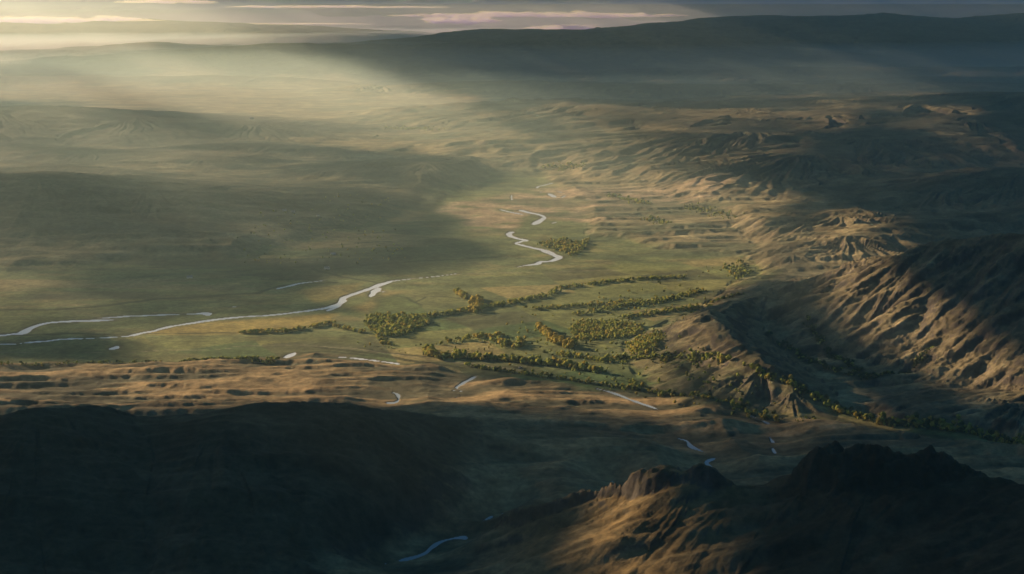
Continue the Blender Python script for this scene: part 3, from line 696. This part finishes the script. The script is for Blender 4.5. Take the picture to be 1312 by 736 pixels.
for i, (a, b, sc, rz, lab) in enumerate([(243,357,1.5,0.3,'white farmhouse alone on the brown plain above the left river'), (365,289.5,1.3,0.1,'left white house of the hamlet row under the shadowed hill'),
    (376,289,1.3,-0.2,'right white house of the hamlet row under the shadowed hill'), (408,292,1.1,0.5,'white farmhouse just right of the hamlet row'), (427,327,1.5,0.2,'white farmhouse on the dark green meadow, upper of two'),
    (419,345.5,1.5,-0.3,'white farmhouse on the dark green meadow, lower of two'), (323,164,2.6,0.2,'tiny white building far off below the hazy left hills'), (667,472.5,0.7,0.6,'small white barn beside the lower hedgerow')]):
    o = hp if i == 0 else copy_tree(hp)
    x, y = at(a, b); o.location = (x, y, float(zat(np.array(x), np.array(y)))-0.3); o.rotation_euler = (0, 0, rz); o.scale = (sc, sc, sc)
    tag(o, lab, 'house', 'scattered white farm buildings')

# ------------------------------------------------------------------ clouds low over the horizon
def cloud_vol(name, dens, col=(1, 1, 1), g=0.3):
    m, nt, out = newmat(name); v = N(nt, 'ShaderNodeVolumeScatter'); v.inputs['Color'].default_value = (*col, 1); v.inputs['Density'].default_value = dens; v.inputs['Anisotropy'].default_value = g
    nt.links.new(v.outputs[0], out.inputs['Volume']); return m
CL = cloud_vol('sunlit_cloud', 1.0e-3, (.88, 1, .36)); CD = cloud_vol('shaded_cloud', 5e-4, (.55, .72, .8), 0.0)
def cloud(name, x0, x1, yrow, thick, dist, mat, lab, n=26, seed=1):
    """a long flat bank of billows: columns x0..x1, thickness in m, standing at a distance"""
    r = np.random.default_rng(seed); z = H+(HOR-yrow)/FOC*dist; V = []; Fc = []; s = 0
    for k in range(n):
        t = (k+r.uniform(0, 1))/n; px_ = x0+(x1-x0)*t; env = math.sin(math.pi*min(max(t, 0.03), 0.97))**0.6
        x = (px_-656)/FOC*dist; wdt = abs(x1-x0)/FOC*dist/n*r.uniform(1.1, 2.2); th = thick*env*r.uniform(0.5, 1.1)
        v = ICO2[0]*(1+0.22*r.normal(0, 1, (len(ICO2[0]), 1))); v = v*np.array([wdt, r.uniform(1200, 3200), th*0.5])
        v[:, 2] = np.where(v[:, 2] < 0, v[:, 2]*0.35, v[:, 2])
        V.append(v+np.array([x, dist+r.normal(0, 900), z+r.normal(0, thick*0.06)])); Fc.append(ICO2[1]+s); s += len(v)
    V = np.concatenate(V); c = V.mean(0)
    o = np_mesh(name, V-c, np.concatenate(Fc), mat, True); o.location = c; o.parent = None
    # weld the billows into one closed body
    md = o.modifiers.new('weld', 'REMESH'); md.mode = 'VOXEL'; md.voxel_size = max(25.0, thick*0.09)
    tag(o, lab, 'cloud'); return o
cloud('cloud', -40, 215, 27, 650, 90000, CL, 'long golden cloud streak at the top left, over the hazy hills', 30, 3)
cloud('cloud', 265, 470, 31, 160, 92000, CL, 'faint thin cloud streak in the middle left of the horizon', 22, 5)
cloud('cloud', 510, 872, 21, 620, 90000, CL, 'long bright cloud streak at the top centre', 40, 7)
cloud('cloud', 300, 560, 10, 220, 88000, CL, 'thin pale cloud streak near the top edge left of centre', 20, 17)
cloud('cloud', 545, 640, 27, 700, 86000, CL, 'rounded bright cloud puff under the left end of the centre streak', 14, 9)
cloud('cloud', 680, 772, 36, 560, 84000, CL, 'small bright cloud under the centre streak', 14, 11)
cloud('cloud', 170, 285, 4, 300, 90000, CL, 'short bright cloud at the very top left edge', 12, 13)
CB = simple('slate_cloud', (.20, .27, .31), 1.0)
cloud('cloud_bank', 380, 1700, 14, 5200, 170000, CB, 'wide dark slate cloud bank along the top edge of the sky', 60, 15)


# ------------------------------------------------------------------ world and sun
w = bpy.data.worlds.new('World'); scene.world = w; w.use_nodes = True; nt = w.node_tree
bg = nt.nodes['Background']; sky = nt.nodes.new('ShaderNodeTexSky'); sky.sky_type = 'NISHITA'; sky.sun_disc = False
sky.sun_elevation = SUN_EL; sky.sun_rotation = SUN_AZ; sky.altitude = 300; sky.air_density = 1.3; sky.dust_density = 1.0; sky.ozone_density = 2.0
tint = nt.nodes.new('ShaderNodeVectorMath'); tint.operation = 'MULTIPLY'; tint.inputs[1].default_value = (.27, .88, 1.12)
nt.links.new(sky.outputs[0], tint.inputs[0]); nt.links.new(tint.outputs[0], bg.inputs['Color']); bg.inputs['Strength'].default_value = 0.06
sun = bpy.data.lights.new('sun', 'SUN'); so = bpy.data.objects.new('sun', sun); COL.objects.link(so)
sun.energy = 11.8; sun.angle = math.radians(0.5); sun.color = (1.0, 0.775, 0.475)
so.rotation_euler = (math.pi/2-SUN_EL, 0, 0)
from mathutils import Vector
so.rotation_euler = Vector(SD).to_track_quat('Z', 'Y').to_euler()
so.location = (-3000, 2000, 6000)

# ------------------------------------------------------------------ haze (two layers of air)
def haze(name, z0, z1, dens, col, g):
    m, nt, out = newmat(name)
    # fine air (blue-green, scatters all ways) plus dust (golden, scatters forward)
    v = N(nt, 'ShaderNodeVolumeScatter'); v2 = N(nt, 'ShaderNodeVolumeScatter'); av = N(nt, 'ShaderNodeAddShader')
    v.inputs['Color'].default_value = (*col, 1); v.inputs['Density'].default_value = dens*0.52; v.inputs['Anisotropy'].default_value = 0.0
    v2.inputs['Color'].default_value = (1.0, .79, .48, 1); v2.inputs['Density'].default_value = dens*0.48; v2.inputs['Anisotropy'].default_value = g
    nt.links.new(v.outputs[0], av.inputs[0]); nt.links.new(v2.outputs[0], av.inputs[1])
    nt.links.new(av.outputs[0], out.inputs['Volume'])
    S = 330000.0
    vs = np.array([(-S, -60000, z0), (S, -60000, z0), (S, S, z0), (-S, S, z0), (-S, -60000, z1), (S, -60000, z1), (S, S, z1), (-S, S, z1)])
    q = np.array([(0, 3, 2, 1), (4, 5, 6, 7), (0, 1, 5, 4), (1, 2, 6, 5), (2, 3, 7, 6), (3, 0, 4, 7)])
    o = np_mesh(name, vs, q, m, False); tag(o, 'thin golden haze in the valley air', 'haze', kind='structure')
    return o
haze('valley_haze', -60.0, 640.0, 7.8e-5, (.24, .82, 1.0), 0.76)
haze('upper_haze', 642.0, 2600.0, 1.75e-5, (.40, .84, .88), 0.76)

# ------------------------------------------------------------------ cloud deck out of view, its gaps shaped to cast the sun patches
T = np.full(RXX.shape, 0.0, F32)
def lit(v, blur, pts, warp=8, seed=21, z=0.0):
    global T
    if z:
        q = []
        for a, b in pts:
            x, y = at(a, b, z); q.append(pix(x-SD[0]/SD[2]*z, y-SD[1]/SD[2]*z, 0.0))
        pts = q
    T = np.maximum(T, v*soft(pts, blur, warp, seed))
lit(1.0, 34, [(-500,105),(0,112),(250,100),(480,108),(600,125),(640,150),(720,185),(820,212),(920,232),(1030,245),(1060,275),(1040,320),(1010,352),(930,385),(880,430),(870,500),(700,482),(560,470),(430,440),(470,395),(400,392),(380,372),(480,355),(660,335),(620,300),(540,270),(480,258),(680,232),(560,205),(380,190),(300,160),(100,138),(-500,130)], 18)
lit(0.6, 16, [(560,258),(600,262),(640,300),(600,318),(560,300)], 30, 44)
lit(0.45, 16, [(300,345),(480,335),(600,330),(560,350),(400,366),(250,372)], 30, 45)
lit(0.44, 55, [(-500,150),(300,170),(500,200),(560,260),(500,330),(420,400),(300,430),(-500,440)], 20)
lit(0.85, 16, [(150,425),(260,408),(440,398),(520,440),(600,480),(480,470),(330,470),(180,470)])
lit(0.9, 10, [(-700,466),(0,464),(300,470),(520,470),(640,492),(780,500),(900,520),(900,545),(780,530),(640,528),(500,530),(400,528),(0,540),(-700,545)])
lit(0.30, 20, [(900,510),(1200,560),(1250,620),(1000,600),(600,560),(640,520)])
lit(0.9, 20, [(1005,385),(1080,345),(1160,330),(1225,345),(1240,405),(1215,455),(1130,462),(1065,430)], z=170)
lit(0.8, 12, [(850,410),(900,396),(940,430),(1000,490),(990,510),(930,495),(870,460)], z=80)
lit(0.45, 14, [(1190,470),(1300,430),(1300,530),(1200,560)], z=60)
lit(0.75, 14, [(960,290),(1060,270),(1120,268),(1120,295),(1060,330),(1000,345),(940,340)], z=130)
lit(0.35, 10, [(1180,240),(1320,222),(1320,236),(1190,252)], z=250)
lit(0.62, 14, [(680,150),(900,160),(960,165),(1180,150),(1180,175),(1000,225),(880,240),(760,200)], 34, z=120)
lit(0.8, 9, [(635,705),(700,660),(790,622),(850,604),(960,628),(930,655),(830,690),(700,740),(630,730)], z=165)
lit(1.0, 10, [(-900,68),(-100,50),(300,46),(900,44),(1020,45),(1020,53),(850,56),(500,60),(0,96),(-900,110)])
lit(0.29, 14, [(930,120),(1320,112),(1320,232),(1180,240),(1050,250),(960,200)], 34, z=150)
lit(0.2, 14, [(700,98),(1000,104),(1500,100),(1500,116),(1000,122),(700,116)], 20)
lit(0.36, 10, [(800,54),(1500,54),(1500,66),(800,70)])
lit(1.0, 30, [(1950,108),(2600,108),(2600,210),(1950,210)])  # extra gap added so the river mirrors brighter sky
NDU, NDR = 420, 420
du = np.linspace(-1, 1, NDU); du = du*1.4+du**9*7.0; dyr = np.exp(np.linspace(math.log(1300), math.log(240000), NDR))
DY, DU = np.meshgrid(dyr, du, indexing='ij'); DX = DY*DU
ZD = 3200.0
LZ = np.where(DY < 8000, 120.0, 120.0)
dpx, dpy = pix(DX, DY, 0.0)
tau = samp(T, dpx, dpy)
OX, OY = SD[0]/SD[2]*ZD, SD[1]/SD[2]*ZD
cx, cy = DX+OX, DY+OY
bump = 260*fbm(cx, cy, 5200, 4, 301, 0.5)+90*fbm(cx, cy, 1400, 3, 311, 0.5)
shift = 1.0
cz = ZD + 0*bump
dm, nt, out = newmat('cloud')
aN = N(nt, 'ShaderNodeAttribute', attribute_name='gap')
g = N(nt, 'ShaderNodeNewGeometry'); tn = N(nt, 'ShaderNodeTexNoise'); tn.inputs['Scale'].default_value = 0.0011; tn.inputs['Detail'].default_value = 4; tn.inputs['Roughness'].default_value = 0.6
nt.links.new(g.outputs['Position'], tn.inputs['Vector'])
ma = N(nt, 'ShaderNodeMath', operation='MULTIPLY_ADD'); ma.inputs[1].default_value = 1.3; ma.inputs[2].default_value = -0.65
nt.links.new(tn.outputs['Fac'], ma.inputs[0])
t3 = N(nt, 'ShaderNodeTexNoise'); t3.inputs['Scale'].default_value = 0.00034; t3.inputs['Detail'].default_value = 3; nt.links.new(g.outputs['Position'], t3.inputs['Vector'])
m3 = N(nt, 'ShaderNodeMath', operation='MULTIPLY_ADD'); m3.inputs[1].default_value = 1.3; m3.inputs[2].default_value = -0.65; nt.links.new(t3.outputs['Fac'], m3.inputs[0])
s3 = N(nt, 'ShaderNodeMath', operation='ADD'); nt.links.new(m3.outputs[0], s3.inputs[0]); nt.links.new(ma.outputs[0], s3.inputs[1])
k3 = N(nt, 'ShaderNodeMath', operation='MULTIPLY_ADD', use_clamp=True); k3.inputs[1].default_value = 3.5; k3.inputs[2].default_value = 0.25; nt.links.new(aN.outputs['Fac'], k3.inputs[0])
p3 = N(nt, 'ShaderNodeMath', operation='MULTIPLY'); nt.links.new(s3.outputs[0], p3.inputs[0]); nt.links.new(k3.outputs[0], p3.inputs[1])
ad = N(nt, 'ShaderNodeMath', operation='ADD'); nt.links.new(aN.outputs['Fac'], ad.inputs[0]); nt.links.new(p3.outputs[0], ad.inputs[1])
mr = N(nt, 'ShaderNodeMapRange', interpolation_type='SMOOTHSTEP'); mr.inputs[1].default_value = 0.2; mr.inputs[2].default_value = 0.75
mr.inputs[3].default_value = 0.985; mr.inputs[4].default_value = 0.0
nt.links.new(ad.outputs[0], mr.inputs[0])
tr = N(nt, 'ShaderNodeBsdfTransparent'); tl = N(nt, 'ShaderNodeBsdfTranslucent'); tl.inputs[0].default_value = (.022, .085, .235, 1)  # blue chosen to cool the shade beneath the deck
mxs = N(nt, 'ShaderNodeMixShader'); nt.links.new(mr.outputs[0], mxs.inputs[0]); nt.links.new(tr.outputs[0], mxs.inputs[1]); nt.links.new(tl.outputs[0], mxs.inputs[2])
nt.links.new(mxs.outputs[0], out.inputs['Surface'])
cx[0, :] = np.linspace(-160000, 160000, NDU); cy[0, :] = -90000; tau[0, :] = 0; tau[1, :] = 0; tau[:, :8] = 0; tau[:, -8:] = 0   # unseen closed cover added behind the viewpoint to cut sky light
I2 = np.arange(NDR*NDU, dtype=np.int32).reshape(NDR, NDU)
dq = np.stack([I2[:-1, :-1], I2[:-1, 1:], I2[1:, 1:], I2[1:, :-1]], -1).reshape(-1, 4)
deck = np_mesh('shading_cloud_deck', np.stack([cx, cy, cz], -1).reshape(-1, 3), dq, dm, True)
ga = deck.data.attributes.new('gap', 'FLOAT', 'POINT'); ga.data.foreach_set('value', tau.astype(F32).ravel())
tag(deck, 'broken cloud layer above view, its gaps shaped to place the sun patches', 'cloud', kind='structure')

# ------------------------------------------------------------------ render settings
scene.view_settings.view_transform = 'Standard'; scene.view_settings.look = 'None'; scene.view_settings.exposure = 0
cy_ = scene.cycles
cy_.use_denoising = True; cy_.max_bounces = 4; cy_.diffuse_bounces = 2; cy_.volume_bounces = 1; cy_.transparent_max_bounces = 12
cy_.use_adaptive_sampling = False
